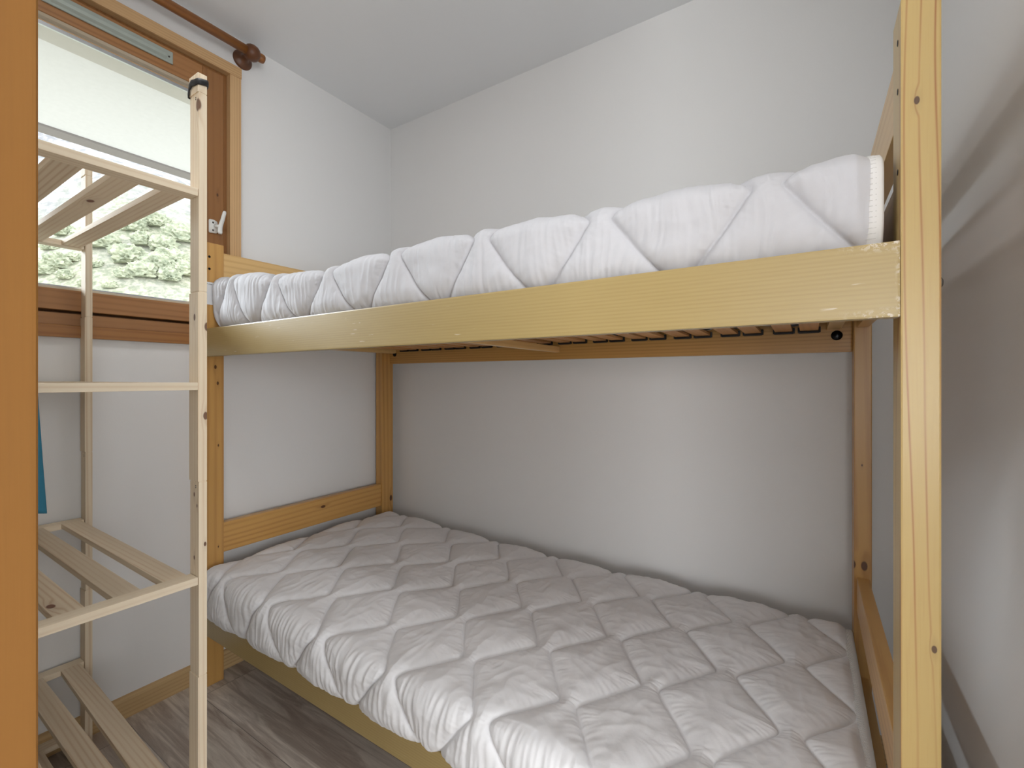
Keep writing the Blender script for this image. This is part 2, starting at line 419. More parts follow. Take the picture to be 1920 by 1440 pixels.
# skirting boards
def skirt_profile(s):
    # (offset from wall, height)
    return [(0, 0), (s * 0.012, 0), (s * 0.012, 0.058), (s * 0.0105, 0.0655), (s * 0.006, 0.0715), (0, 0.073)]
b = B(); b.prism([(XL + o, z) for o, z in skirt_profile(1)], 1, YF, YB)
struct(b.done('baseboard_left', M['baseboard']))
b = B(); b.prism([(YB - o, z) for o, z in skirt_profile(1)], 0, XL + 0.012, XR)
struct(b.done('baseboard_back', M['baseboard_x']))

# ================================================================== window
win = empty('window_1', (XL, 0.5, WZ0)); struct(win)
# outer frame lining the opening
fr = B()
fr.box(XL - 0.07, XL + 0.004, 0.868, 0.888, WZ0, WZ1, 0.001); fr.box(XL - 0.07, XL + 0.004, WY0, WY0 + 0.02, WZ0, WZ1, 0.001)
fr.box(XL - 0.07, XL + 0.004, WY0 + 0.02, 0.868, WZ1 - 0.014, WZ1, 0.001)
fr.box(XL - 0.07, XL - 0.050, WY0 + 0.02, 0.868, 1.30, 1.36); fr.box(XL - 0.07, XL - 0.050, WY0 + 0.02, 0.868, 2.24, WZ1 - 0.01); fr.box(XL - 0.07, XL - 0.050, 0.83, 0.87, 1.3, WZ1 - 0.01); fr.box(XL - 0.07, XL - 0.050, WY0 + 0.01, 0.16, 1.3, WZ1 - 0.01)
fr.done('frame', M['sash'], win)
fr = B(); fr.box(XL - 0.07, XL + 0.006, WY0 + 0.02, 0.868, WZ0, 1.321, 0.002)
fr.done('frame_sill', M['sash_h'], win)
# sash
GY0, GY1, GZ0, GZ1 = 0.195, 0.797, 1.396, 2.196
sx0, sx1 = XL - 0.048, XL + 0.016
s = B()
s.box(sx0, sx1, 0.800, 0.872, 1.329, 2.284, 0.004, 3); s.box(sx0, sx1, 0.122, 0.192, 1.329, 2.284, 0.004, 3)
sash = s.done('sash', M['sash'], win)
s = B()
s.box(sx0, sx1 - 0.0005, 0.192, 0.800, 1.329, 1.392, 0.004, 3); s.box(sx0, sx1 - 0.0005, 0.192, 0.800, 2.2, 2.284, 0.004, 3)
s.done('sash_rail', M['sash_h'], win)
# glazing beads
s = B()
s.prism([(sx1 - 0.004, 1.391), (sx1 - 0.026, 1.391), (sx1 - 0.026, 1.402), (sx1 - 0.012, 1.398)], 1, 0.192, 0.80)
s.prism([(sx1 - 0.004, 2.201), (sx1 - 0.026, 2.201), (sx1 - 0.026, 2.190), (sx1 - 0.012, 2.194)], 1, 0.192, 0.80)
s.box(sx1 - 0.026, sx1 - 0.006, 0.794, 0.801, 1.39, 2.2); s.box(sx1 - 0.026, sx1 - 0.006, 0.191, 0.198, 1.39, 2.2)
s.done('glazing_bead', M['bead'], win)
s = B(); gx = sx1 - 0.031
s.box(gx - 0.004, gx + 0.004, 0.20, 0.795, 2.176, 2.187); s.box(gx - 0.004, gx + 0.004, 0.20, 0.795, 1.400, 1.406)
s.box(gx - 0.004, gx + 0.004, 0.786, 0.795, 1.40, 2.187); s.box(gx - 0.004, gx + 0.004, 0.20, 0.206, 1.40, 2.187)
s.done('pane_spacer', M['spacer'], win)
s = B(); s.box(gx - 0.0015, gx + 0.0015, 0.195, 0.80, 1.39, 2.2)
s.done('pane', M['glass'], win)
# casing trim
s = B(); s.box(XL, XL + 0.032, 0.888, 0.929, 1.245, 2.297, 0.002); s.box(XL, XL + 0.032, WY0 - 0.041, WY0, 1.245, 2.297, 0.002)
s.done('casing', M['trim'], win)
s = B(); s.box(XL, XL + 0.034, WY0 - 0.041, 0.930, 2.297, 2.338, 0.002)
s.done('casing_top', M['trim_h'], win)
s = B(); s.box(XL, XL + 0.019, WY0, 0.888, 1.247, 1.284, 0.003)
s.done('apron', M['apron'], win)
# trickle vent on the top rail
vent = empty('trickle_vent', (sx1, 0.5, 2.24))
vent.parent = win; vent.location = Vector((sx1, 0.5, 2.24)) - win.location
s = B()
s.box(sx1, sx1 + 0.006, 0.372, 0.703, 2.229, 2.271, 0.0028, 3)
v_o = s.done('vent_plate', M['vent'], vent)
s = B(); s.prism([(sx1 + 0.005, 2.236), (sx1 + 0.013, 2.243), (sx1 + 0.0155, 2.252), (sx1 + 0.005, 2.258)], 1, 0.392, 0.682)
s.done('vent_flap', M['vent'], vent)
s = B(); s.lathe([(0, 0.003), (0.0015, 0.0025)], (sx1 + 0.006, 0.691, 2.25), (1, 0, 0), 12); s.lathe([(0, 0.003), (0.0015, 0.0025)], (sx1 + 0.006, 0.383, 2.25), (1, 0, 0), 12)
s.done('vent_screw', M['screw'], vent)
# hinge knuckle on the frame
s = B()
s.lathe([(-0.006, 0.0042), (0, 0.0046), (0.006, 0.0042)], (sx1 - 0.006, 0.8735, 1.765), (0, 0, 1), 12)
s.done('hinge_pin', M['rod_dark'], win)

# white hook screwed to the window stile
hk = empty('wall_hook', (sx1, 0.835, 1.695))
tag(hk, 'small white plastic hook screwed to the brown window stile', 'hook')
b = B()
b.prism([(0.8185, 1.672), (0.8185, 1.717), (0.8215, 1.7205), (0.836, 1.7205), (0.8455, 1.717), (0.8485, 1.712), (0.8485, 1.676), (0.845, 1.672), (0.8215, 1.669)], 0, sx1, sx1 + 0.006, 0.0012)
b.done('back_plate', M['white_plastic'], hk, True)
b = B()
pts = [(sx1 + 0.004, 0.842, 1.698), (sx1 + 0.014, 0.845, 1.697), (sx1 + 0.022, 0.847, 1.697)]
b.tube(pts, [0.009, 0.006, 0.006], 12)
arm = []
for k in range(15):
    t = k / 14
    z = 1.668 + 0.085 * t
    x = sx1 + 0.024 - 0.006 * math.sin(math.pi * min(1, t * 1.6)) + 0.016 * t * t
    y = 0.848 + 0.010 * t
    arm.append((x, y, z))
b.tube(arm, [0.006] + [0.0088 - 0.0026 * (k / 14) for k in range(1, 14)] + [0.004], 14, flat=0.7)
b.done('hook_arm', M['white_plastic'], hk, True)
b = B()
for zz in (1.709, 1.680): B().lathe([(0, 0.0036), (0.001, 0.0036), (0.0018, 0.002)], (sx1 + 0.0055, 0.832, zz), (1, 0, 0), 14).done('screw', M['screw'], hk)

# ================================================================== curtain rod
cr = empty('curtain_rod', (-1.83, 0.5, 2.395))
tag(cr, 'brown turned wooden curtain rod on round wall brackets above the window', 'curtain rod')
b = B(); b.lathe([(0, 0.0165), (0.945, 0.0165)], (-1.83, 0.045, 2.395), (0, 1, 0), 28)
b.done('rod', M['rod'], cr, True)
b = B(); b.lathe([(0, 0.0165), (0.02, 0.0168), (0.026, 0.0155), (0.029, 0.010)], (-1.83, 0.967, 2.395), (0, 1, 0), 28)
b.done('end_tip', M['rod'], cr, True)
for yy in (0.948, 0.11):
    b = B()
    b.lathe([(0, 0.036), (0.004, 0.0365), (0.009, 0.034), (0.013, 0.022), (0.02, 0.014), (0.036, 0.012), (0.05, 0.017), (0.06, 0.02)], (XL, yy, 2.395), (1, 0, 0), 32)
    b.lathe([(-0.024, 0.0175), (-0.021, 0.023), (-0.012, 0.0285), (0, 0.0305), (0.012, 0.0285), (0.021, 0.023), (0.024, 0.0175)], (-1.83, yy, 2.395), (0, 1, 0), 32)
    b.done('bracket', M['rod_dark'], cr, True)

# ================================================================== bunk bed
bed = empty('bunk_bed', (-0.87, 1.23, 0))
tag(bed, 'varnished pine bunk bed with two beds one above the other against the back wall', 'bunk bed')
bed.location = (-0.87, 1.23, 0)
XI0, XI1 = -1.838, 0.099        # inner faces of the end posts
YFp, YRp = 0.783, 1.677         # front and rear planes
PT = 1.619                      # post tops
WP = 0.046
def post(x0, x1, y0, y1, mat):
    bx('post', mat, bed, x0, x1, y0, y1, 0, PT, 0.0022)
post(XI0 - WP, XI0, YFp, YFp + 0.066, M['bed_wood'])
post(XI0 - WP, XI0, YRp - 0.073, YRp, M['bed_wood'])
post(XI1, XI1 + 0.040, YFp, YFp + 0.066, M['bed_front_post'])
post(XI1 + 0.003, XI1 + 0.043, YRp - 0.073, YRp, M['bed_wood'])
# long rails
bx('side_rail', M['bed_rail'], bed, XI0, XI1, YFp, YFp + 0.022, 1.202, 1.303, 0.003)
bx('side_rail', M['bed_rear'], bed, XI0, XI1 + 0.003, YRp - 0.022, YRp, 1.2, 1.303, 0.003)
bx('side_rail', M['bed_rail'], bed, XI0, XI1, YFp, YFp + 0.022, 0.196, 0.272, 0.003)
bx('side_rail', M['bed_rear'], bed, XI0, XI1 + 0.003, YRp - 0.022, YRp, 0.196, 0.272, 0.003)
# end boards (rounded), between the posts of each end
y0, y1 = YFp + 0.066, YRp - 0.073
for (z0, z1, mat, nm) in ((0.472, 0.583, M['bed_board'], 'end_board'), (1.49, 1.592, M['bed_board_up'], 'end_board'), (1.262, 1.42, M['bed_board_up'], 'end_board'), (0.19, 0.29, M['bed_board'], 'end_board')):
    if z0 != 1.262:
        bx(nm, mat, bed, XI0 - 0.037, XI0 - 0.006, y0, y1, z0, z1, 0.004)
    else:
        bx(nm, mat, bed, XI0 - 0.037, XI0 - 0.006, y0, y1, 1.262, 1.40, 0.004)
for (z0, z1, mat) in ((0.47, 0.566, M['bed_board']), (1.502, 1.604, M['bed_board_up']), (1.265, 1.415, M['bed_board']), (0.19, 0.29, M['bed_board'])):
    bx('end_board', mat, bed, XI1 + 0.009, XI1 + 0.037, y0, y1, z0, z1, 0.003)
# guard screws on inner post faces
def bolt(name, c, d, r, mat, depth=0.004):
    B().lathe([(0, r), (depth * 0.5, r), (depth, r * 0.6)], c, d, 18).done(name, mat, bed, True)
for zz in (1.567, 1.523): bolt('screw_hole', (XI0, 0.7995, zz), (1, 0, 0), 0.0045, M['bolt'], 0.0008)
for zz in (1.575, 1.509, 1.40): bolt('screw_hole', (XI1, 0.806, zz), (-1, 0, 0), 0.0042, M['bolt'], 0.0008)
bolt('bolt', (XI1 + 0.040, 0.80, 1.245), (1, 0, 0), 0.0075, M['steel'], 0.004)
bolt('bolt', (0.0645, YRp - 0.022, 1.249), (0, -1, 0), 0.0145, M['bolt'], 0.006)
bolt('bolt', (-1.800, YRp - 0.022, 1.249), (0, -1, 0), 0.0125, M['bolt'], 0.006)
# slat carriers and cross bearers under the upper bed
bx('bearer', M['bed_board_up'], bed, -0.872, -0.848, YFp + 0.022, YRp - 0.022, 1.228, 1.252, 0.003)
bx('bearer', M['bed_board_up'], bed, 0.040, 0.074, YFp + 0.022, YRp - 0.022, 1.266, 1.298, 0.002)
bx('bearer', M['bed_board_up'], bed, -1.826, -1.79, YFp + 0.022, YRp - 0.022, 1.252, 1.28, 0.002)
bx('slat_ledge', M['bed_rear'], bed, -1.79, 0.04, YFp + 0.022, YFp + 0.034, 1.25, 1.264, 0.001)
def slat_mesh(xc, z):
    n = 12; W = 0.046
    t = bmesh.new(); ya, yb = YFp + 0.028, YRp - 0.030
    rows = []
    for k in range(n + 1):
        f = k / n; yy = ya + (yb - ya) * f; zz = z + 0.004 * math.sin(math.pi * f)
        rows.append([t.verts.new((xc + dx, yy, zz + dz)) for dx, dz in ((-W / 2, 0), (W / 2, 0), (W / 2, 0.008), (-W / 2, 0.008))])
    for A_, B_ in zip(rows, rows[1:]):
        for k in range(4): t.faces.new((A_[k], A_[(k + 1) % 4], B_[(k + 1) % 4], B_[k]))
    t.faces.new(rows[0][::-1]); t.faces.new(rows[-1])
    bmesh.ops.recalc_face_normals(t, faces=t.faces)
    return t
def holder(xc, z, y, sgn, parent):
    """black rubber loop under a slat end"""
    b = B(); W = 0.052
    b.box(xc - W / 2, xc + W / 2, y - 0.005, y + 0.005, z - 0.0075, z - 0.0015, 0.002)
    b.box(xc - W / 2 - 0.003, xc - W / 2 + 0.0025, y - 0.005, y + 0.005, z - 0.006, z + 0.011, 0.0015)
    b.box(xc + W / 2 - 0.0025, xc + W / 2 + 0.003, y - 0.005, y + 0.005, z - 0.006, z + 0.011, 0.0015)
    b.box(xc - W / 2, xc + W / 2, y - 0.003 + sgn * 0.004, y + 0.003 + sgn * 0.004, z - 0.006, z + 0.010, 0.001)
    return b.done('slat_holder', M['rubber'], parent)
for k in range(12):
    for dx in (0.0, -0.0655):
        xc = -0.004 + dx - 0.1497 * k
        t = slat_mesh(xc, 1.2655); b = B(); b.merge(t)
        so = b.done('slat', M['slat'], bed, origin=(xc, 1.2, 1.28))
        holder(xc, 1.2655, YRp - 0.036, 1, so)
# slats under the lower bed
for k in range(12):
    xc = -0.06 - 0.152 * k
    bx('slat', M['slat'], bed, xc - 0.03, xc + 0.03, YFp + 0.022, YRp - 0.022, 0.262, 0.272, 0.001)
# printed notice on the end post
nt_ = B().box(XI0 + 0.0002, XI0 + 0.0012, 0.786, 0.848, 1.392, 1.474).done('notice_sheet', M['paper'], bed)
nt_['label'] = 'white notice sheet'
b = B()
for (yy, zz, ww) in ((0.789, 1.468, 0.0035), (0.797, 1.4665, 0.0012), (0.8, 1.4665, 0.0012), (0.8035, 1.4665, 0.0022), (0.807, 1.4665, 0.0012), (0.8105, 1.467, 0.004)):
    b.box(XI0 + 0.0010, XI0 + 0.0016, yy, yy + ww, zz - 0.002, zz + 0.001)
b.done('print', M['ink'], nt_)

# ================================================================== quilted mattresses
class Perlin:
    def __init__(s, seed):
        r = np.random.default_rng(seed); s.p = r.permutation(256); s.p = np.concatenate([s.p, s.p])
        a = r.random(256) * 2 * np.pi; s.g = np.stack([np.cos(a), np.sin(a)], -1)
    def __call__(s, x, y):
        xi = np.floor(x).astype(int); yi = np.floor(y).astype(int); xf = x - xi; yf = y - yi
        u = xf * xf * xf * (xf * (xf * 6 - 15) + 10); v = yf * yf * yf * (yf * (yf * 6 - 15) + 10)
        def gr(ix, iy, dx, dy):
            g = s.g[s.p[(s.p[ix & 255] + iy) & 255]]; return g[..., 0] * dx + g[..., 1] * dy
        a = gr(xi, yi, xf, yf); b = gr(xi + 1, yi, xf - 1, yf); c = gr(xi, yi + 1, xf, yf - 1); d = gr(xi + 1, yi + 1, xf - 1, yf - 1)
        return (a + (b - a) * u) * (1 - v) + (c + (d - c) * u) * v
pn = Perlin(3); pn2 = Perlin(8); pn3 = Perlin(21)
def sstep(a, b, x):
    t = np.clip((x - a) / (b - a), 0, 1); return t * t * (3 - 2 * t)

def quilt(u, v, P_=0.138, A_=0.051, Hh=0.14, phase=(0.0, 0.0), frontness=None, wr=1.0):
    """height of the quilting above the seam level; u along the bed, v across"""
    uu = u - phase[0] + 0.004 * pn(u * 9, v * 9); vv = v - phase[1] + 0.004 * pn2(u * 9, v * 9)
    th = np.pi * vv / Hh
    Wv = 1.08 * (2 / np.pi) * np.arcsin(0.975 * np.sin(th))
    dW = 1.08 * (2 / np.pi) * 0.975 * np.cos(th) / np.sqrt(1 - (0.975 * np.sin(th)) ** 2) * np.pi / Hh * A_
    cs = 1 / np.sqrt(1 + dW ** 2)
    k0 = np.floor(uu / P_).astype(int)
    best = np.full(u.shape, 9.0); tgt = np.zeros(u.shape)
    for dk in (-1, 0, 1, 2):
        k = k0 + dk; sg = np.where(k % 2 == 0, 1.0, -1.0)
        d = np.abs(uu - k * P_ - sg * A_ * Wv) * cs
        better = d < best
        best = np.where(better, d, best); tgt = np.where(better, sg * dW, tgt)
    d = best
    puff = 0.0055 * (1 - np.exp(-d / 0.007)) + 0.0095 * (1 - np.exp(-d / 0.032)) - 0.0016 * np.exp(-(d / 0.003) ** 2)
    # gathers running away from the seams
    sl = tgt * cs
    q = vv * cs + uu * sl
    gath = pn(q / 0.014, d / 0.05 + 3) + 0.5 * pn2(q / 0.0075, d / 0.04)
    puff = puff + wr * 0.0030 * gath * np.exp(-d / 0.024) * (1 - np.exp(-d / 0.004))
    # crumpled cloth
    wx = u + 0.03 * pn3(u * 6, v * 6); wy = v + 0.03 * pn3(u * 6 + 9, v * 6 + 4)
    cr = 1 - np.abs(pn2(wx / 0.09, wy / 0.045)) * 2.2
    puff = puff + wr * 0.0018 * cr * (1 - np.exp(-d / 0.02))
    puff = puff + wr * (0.0032 + 0.0026 * sstep(-0.9, -0.3, u)) * pn(wx / 0.045 + 5, wy / 0.11) * (1 - np.exp(-d / 0.03)) + wr * 0.0016 * (1 - 2.4 * np.abs(pn3(wx / 0.03, wy / 0.07 + 7))) * (1 - np.exp(-d / 0.025))
    if frontness is not None:
        g2 = 1 - np.abs(pn3(wx / 0.017, wy / 0.16)) * 2.2
        g3 = pn(wx / 0.009, wy / 0.07)
        puff = puff + frontness * (0.0026 * g2 + 0.0008 * g3) * (1 - np.exp(-d / 0.006))
    return puff

def mattress(mat, name, x0, x1, yA, yB, ztop, r, straight, r2, label, phase, seed, topfun, front_amp, wr=1.0, step=0.003):
    """rounded quilted slab; x1 end is cut square and bound with tape"""
    M1 = r * math.pi / 2; M2 = M1 + straight; M3 = M2 + r2 * math.pi / 2 * 0.95
    s = np.arange(x0 + r - M3, x1 + 1e-6, step); s[-1] = x1
    t = np.arange(yA + r - M3, yB - r + M3 + 1e-6, step)
    S, T_ = np.meshgrid(s, t, indexing='ij')
    px = np.minimum(S - (x0 + r), 0); py = np.where(T_ < yA + r, T_ - (yA + r), np.where(T_ > yB - r, T_ - (yB - r), 0))
    m = np.hypot(px, py); mm = np.minimum(m, M3)
    nx = np.where(m > 1e-9, px / np.maximum(m, 1e-9), 0); ny = np.where(m > 1e-9, py / np.maximum(m, 1e-9), 0)
    a1 = np.clip(mm / r, 0, math.pi / 2); a2 = np.clip((mm - M2) / r2, 0, math.pi / 2)
    st = np.clip(mm - M1, 0, straight)
    outw = r * np.sin(a1) - r2 * (1 - np.cos(a2)); drop = r * (1 - np.cos(a1)) + st + r2 * np.sin(a2)
    nh = np.sin(a1) * np.cos(a2); nz = np.cos(a1) - np.sin(a2)
    bx_ = np.maximum(S, x0 + r); by_ = np.clip(T_, yA + r, yB - r)
    X = bx_ + nx * outw; Y = by_ + ny * outw; Z = ztop - drop
    Z = Z + topfun(S, T_) * np.clip(1 - drop / (r + straight + r2), 0, 1)
    Y = Y + 0.006 * pn3(S * 5 + seed, T_ * 3) * (nh > 0.3)
    fness = sstep(0.15, 0.9, nh) * front_amp
    q = quilt(S, T_, phase=phase, frontness=fness, wr=wr)
    q = q * sstep(0.0, 0.03, x1 - S) + 0.004 * (1 - sstep(0, 0.03, x1 - S))
    q = q - 0.010
    nn = np.sqrt(nh ** 2 + nz ** 2); 
    X = X + nx * nh / nn * q; Y = Y + ny * nh / nn * q; Z = Z + nz / nn * q
    # uneven lower hem line
    ns, nt2 = S.shape
    verts = np.stack([X, Y, Z], -1).reshape(-1, 3)
    idx = np.arange(ns * nt2).reshape(ns, nt2)
    keep = ~((m[:-1, :-1] > M3) & (m[1:, :-1] > M3) & (m[:-1, 1:] > M3) & (m[1:, 1:] > M3))
    f = np.stack([idx[:-1, :-1], idx[1:, :-1], idx[1:, 1:], idx[:-1, 1:]], -1)[keep]
    # square end cap at x1
    prof = np.stack([X[-1], Y[-1], Z[-1]], -1)
    cen = np.array([x1, (yA + yB) / 2, ztop - (r + straight + r2) / 2])
    p1 = prof.copy(); p1[:, 0] += 0.004; p1[:, 2] = cen[2] + (p1[:, 2] - cen[2]) * 0.93; p1[:, 1] = cen[1] + (p1[:, 1] - cen[1]) * 0.992
    p2 = prof.copy(); p2[:, 0] += 0.006; p2[:, 2] = cen[2]; p2[:, 1] = cen[1] + (p2[:, 1] - cen[1]) * 0.95
    b0 = len(verts); verts = np.concatenate([verts, p1, p2])
    e0 = idx[-1]; e1 = b0 + np.arange(nt2); e2 = b0 + nt2 + np.arange(nt2)
    cap = [np.stack([a[:-1], b_[:-1], b_[1:], a[1:]], -1) for a, b_ in ((e0, e1), (e1, e2))]
    # flat underside
    zb = ztop - (r + straight + r2) * 0.985
    c0 = len(verts)
    verts = np.concatenate([verts, np.array([[x0 + r2 * 1.1, yA + r2, zb], [x1, yA + r2, zb], [x1, yB - r2, zb], [x0 + r2 * 1.1, yB - r2, zb]])])
    und = np.array([[c0, c0 + 3, c0 + 2, c0 + 1]])
    f = np.concatenate([f] + cap + [und])
    me = bpy.data.meshes.new(name)
    me.vertices.add(len(verts)); me.vertices.foreach_set('co', verts.astype(np.float32).ravel())
    me.loops.add(len(f) * 4); me.loops.foreach_set('vertex_index', f.astype(np.int32).ravel())
    me.polygons.add(len(f)); me.polygons.foreach_set('loop_start', np.arange(0, len(f) * 4, 4, dtype=np.int32))
    me.polygons.foreach_set('loop_total', np.full(len(f), 4, dtype=np.int32))
    me.update(calc_edges=True); me.validate()
    me.polygons.foreach_set('use_smooth', np.ones(len(me.polygons), dtype=bool))
    o = link_mesh(name, me, M[mat], None, False, origin=((x0 + x1) / 2, (yA + yB) / 2, zb))
    tag(o, label, 'mattress')
    # binding tape round the cut end
    sub = prof[::3]
    nrm = np.stack([ny[-1] * nh[-1] / nn[-1], nz[-1] / nn[-1]], -1)[::3]
    bb = bmesh.new(); rows = []
    for i in range(len(sub)):
        wv = 0.0012 * math.sin(i * 1.7) + 0.0015 * math.sin(i * 0.37)
        row = []
        for (dx, h_) in ((-0.014 + wv, -0.001), (-0.013 + wv, 0.0022), (-0.005, 0.0034), (0.004, 0.003), (0.007, -0.001), (0.006, -0.008)):
            row.append(bb.verts.new((sub[i, 0] + dx, sub[i, 1] + nrm[i, 0] * h_, sub[i, 2] + nrm[i, 1] * h_)))
        rows.append(row)
    for A_, B_ in zip(rows, rows[1:]):
        for k in range(5): bb.faces.new((A_[k], A_[k + 1], B_[k + 1], B_[k]))
    b = B(); b.merge(bb)
    b.done('edge_binding', M['binding'], o, True)
    # overlock stitches
    b = B()
    for i in range(2, len(sub) - 2, 1):
        p = sub[i]; b.box(p[0] - 0.0135, p[0] - 0.0015, p[1] - 0.0003 + nrm[i, 0] * 0.003, p[1] + 0.0003 + nrm[i, 0] * 0.003, p[2] + nrm[i, 1] * 0.0034 - 0.0005, p[2] + nrm[i, 1] * 0.0034 + 0.0005)
    b.done('stitching', M['stitch'], o)
    return o

def top_up(S, T_):
    return 0.045 * sstep(-1.25, -1.75, S) + 0.012 * sstep(0.82, 1.0, T_) + 0.006 * pn2(S * 3, T_ * 3) + 0.01 * np.exp(-((S + 0.75) / 0.3) ** 2)
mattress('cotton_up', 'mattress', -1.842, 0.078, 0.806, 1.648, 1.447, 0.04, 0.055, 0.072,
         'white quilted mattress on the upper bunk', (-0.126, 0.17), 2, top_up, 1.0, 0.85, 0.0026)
def top_low(S, T_):
    return 0.030 * sstep(-0.9, -1.7, S) + 0.010 * sstep(0.8, 1.1, T_) - 0.010 * sstep(1.35, 1.63, T_) + 0.008 * pn2(S * 2.5 + 5, T_ * 2.5)
mattress('cotton', 'mattress', -1.832, 0.092, 0.752, 1.648, 0.418, 0.055, 0.045, 0.048,
         'white quilted mattress on the lower bunk', (-0.10, 0.137), 9, top_low, 1.15, 1.0, 0.0026)

# ================================================================== slatted rack
rack = empty('shelving_rack', (-1.5, 0.26, 0))
tag(rack, 'tall unpainted pine rack with slatted shelves in front of the window', 'shelf rack')
RX0, RX1 = -1.892, -1.109; PW = 0.042
RYa, RYb = 0.052, 0.46
shelves = (0.050, 0.259, 0.692, 1.113, 1.532)      # top surfaces
joints = (0.476, 0.897, 1.310, 1.742)
def rack_post(x0, x1, y0, y1, top):
    b = B(); zs = [0.0] + list(joints) + [top]
    for i, (a, c) in enumerate(zip(zs, zs[1:])):
        d = 0.0015 if i % 2 else 0.0
        b.box(x0 + d, x1, y0 + d, y1, a + (0.0 if i == 0 else 0.001), c - 0.001, 0.0012)
    for z in joints:      # lap joint between two posts sections
        b.box(x0 + 0.003, x1 - 0.001, y0 + 0.0025, y1 - 0.001, z - 0.02, z + 0.02)
    return b.done('post', M['rack_post'], rack)
for (x0, x1) in ((RX0, RX0 + PW), (RX1 - PW, RX1)):
    for (y0, y1) in ((RYa, RYa + 0.018), (RYb, RYb + 0.018)):
        rack_post(x0, x1, y0, y1, 1.785)
for (x0, x1) in ((RX0, RX0 + PW), (RX1 - PW, RX1)):
    for z in joints:
        b = B()
        for dz in (0.009, 0.013): b.lathe([(0, 0.0014), (0.0005, 0.0014)], ((x0 + x1) / 2 + 0.008, RYb - 0.0002 + 0.0015, z - dz), (0, -1, 0), 8)
        b.done('joint_pin', M['screw'], rack)
for zt in shelves:
    bx('shelf_rail', M['rack_rail'], rack, RX1 - 0.036, RX1, RYa + 0.018, RYb, zt - 0.0165, zt, 0.001)
    bx('shelf_rail', M['rack_rail'], rack, RX0, RX0 + 0.036, RYa + 0.018, RYb, zt - 0.0165, zt, 0.001)
    for yy in (0.409, 0.3265, 0.2405, 0.158, 0.0745):
        so = bx('slat', M['rack_slat'], rack, RX0 + 0.020, RX1 - 0.034, yy, yy + 0.0435, zt - 0.0135, zt - 0.0003, 0.0008, origin=(-1.86, yy + 0.022, zt))
        if zt == 0.259 and yy == 0.409: so.rotation_euler.z = -0.030; so.location.y -= 0.001
# tilted rubber band round the top of the near-bed post
def band():
    b = B(); t = bmesh.new(); n = 40; rings = []
    x0, x1, y0, y1 = RX1 - PW - 0.002, RX1 + 0.002, RYb - 0.002, RYb + 0.020
    cx, cy = (x0 + x1) / 2, (y0 + y1) / 2; hx, hy = (x1 - x0) / 2, (y1 - y0) / 2
    for k in range(n):
        a = 2 * math.pi * k / n; c, s_ = math.cos(a), math.sin(a)
        rr = (abs(c / hx) ** 6 + abs(s_ / hy) ** 6) ** (-1 / 6)
        x, y = cx + rr * c, cy + rr * s_
        zc = 1.763 - 0.10 * (cx - x) * 1.0 - 0.012 * (1 if x < cx - hx * 0.6 else 0) + 0.002 * math.sin(3 * a)
        ring = []
        for (o, dz) in ((0.0, -0.007), (0.0028, -0.006), (0.0034, 0.0), (0.0028, 0.006), (0.0, 0.007)):
            ring.append(t.verts.new((cx + (rr + o) * c, cy + (rr + o) * s_, zc + dz)))
        rings.append(ring)
    for i in range(n):
        A_, B_ = rings[i], rings[(i + 1) % n]
        for k in range(5): t.faces.new((A_[k], A_[(k + 1) % 5], B_[(k + 1) % 5], B_[k]))
    bmesh.ops.recalc_face_normals(t, faces=t.faces)
    b.merge(t); return b.done('rubber_band', M['rubber'], rack, True)
band()

# blue towel hanging over the middle shelf rail near the door frame
def towel():
    t = bmesh.new(); W, Hh = 14, 40; rows = []
    path = []
    zt = 1.113
    for k in range(Hh + 1):
        f = k / Hh
        L = 0.146 + f * 0.254
        if L < 0.14: x, z = RX1 - 0.036 - 0.003, zt - (0.14 - L)           # behind the rail
        elif L < 0.18: x, z = RX1 - 0.036 + (L - 0.14), zt + 0.003
        else: x, z = RX1 + 0.004, zt - (L - 0.18)
        path.append((x, z, L))
    for (x, z, L) in path:
        row = []
        dr = max(0, L - 0.18)
        for j in range(W + 1):
            g = j / W
            y = 0.075 + g * (0.138 + 0.045 * dr)
            row.append(t.verts.new((x + (0.003 + 0.02 * dr) * math.sin(g * 11 + z * 3) * (1 if L > 0.2 else 0.1) + 0.02 * dr, y, z - 0.004 * math.sin(g * 7) * (1 if L > 0.3 else 0))))
        rows.append(row)
    for A_, B_ in zip(rows, rows[1:]):
        for k in range(W): t.faces.new((A_[k], A_[k + 1], B_[k + 1], B_[k]))
    bmesh.ops.recalc_face_normals(t, faces=t.faces)
    bmesh.ops.solidify(t, geom=list(t.faces), thickness=0.003)
    b = B(); b.merge(t)
    o = b.done('towel', M['towel'], None, True, origin=(RX1, 0.15, 1.113))
    tag(o, 'blue towel hanging from the rack beside the door frame', 'towel')
towel()

# ================================================================== added ceiling lamp holding the fill light, out of view
m, nt, p = newmat('lit_diffuser'); p.inputs['Base Color'].default_value = (0.9, 0.9, 0.88, 1)
p.inputs['Emission Color'].default_value = (1, 0.95, 0.9, 1); p.inputs['Emission Strength'].default_value = 3.0
added_lamp = empty('added_ceiling_lamp', (-1.05, 0.38, ZC))
tag(added_lamp, 'added round white ceiling lamp, unseen above the view', 'lamp')
B().lathe([(0, 0.15), (0.02, 0.15), (0.024, 0.14)], (-1.05, 0.38, ZC), (0, 0, -1), 40).done('lamp_base', M['white_plastic'], added_lamp, True)
B().lathe([(0.024, 0.135), (0.045, 0.13), (0.062, 0.10), (0.07, 0.05), (0.071, 0.0)], (-1.05, 0.38, ZC), (0, 0, -1), 40).done('lamp_diffuser', m, added_lamp, True)

# ================================================================== outside
struct(B().box(-14.5, XL - T, -40, 60, -4.4, -3.9).done('ground_outside', plain('pale_gravel', C(170, 170, 160), 0.95)))
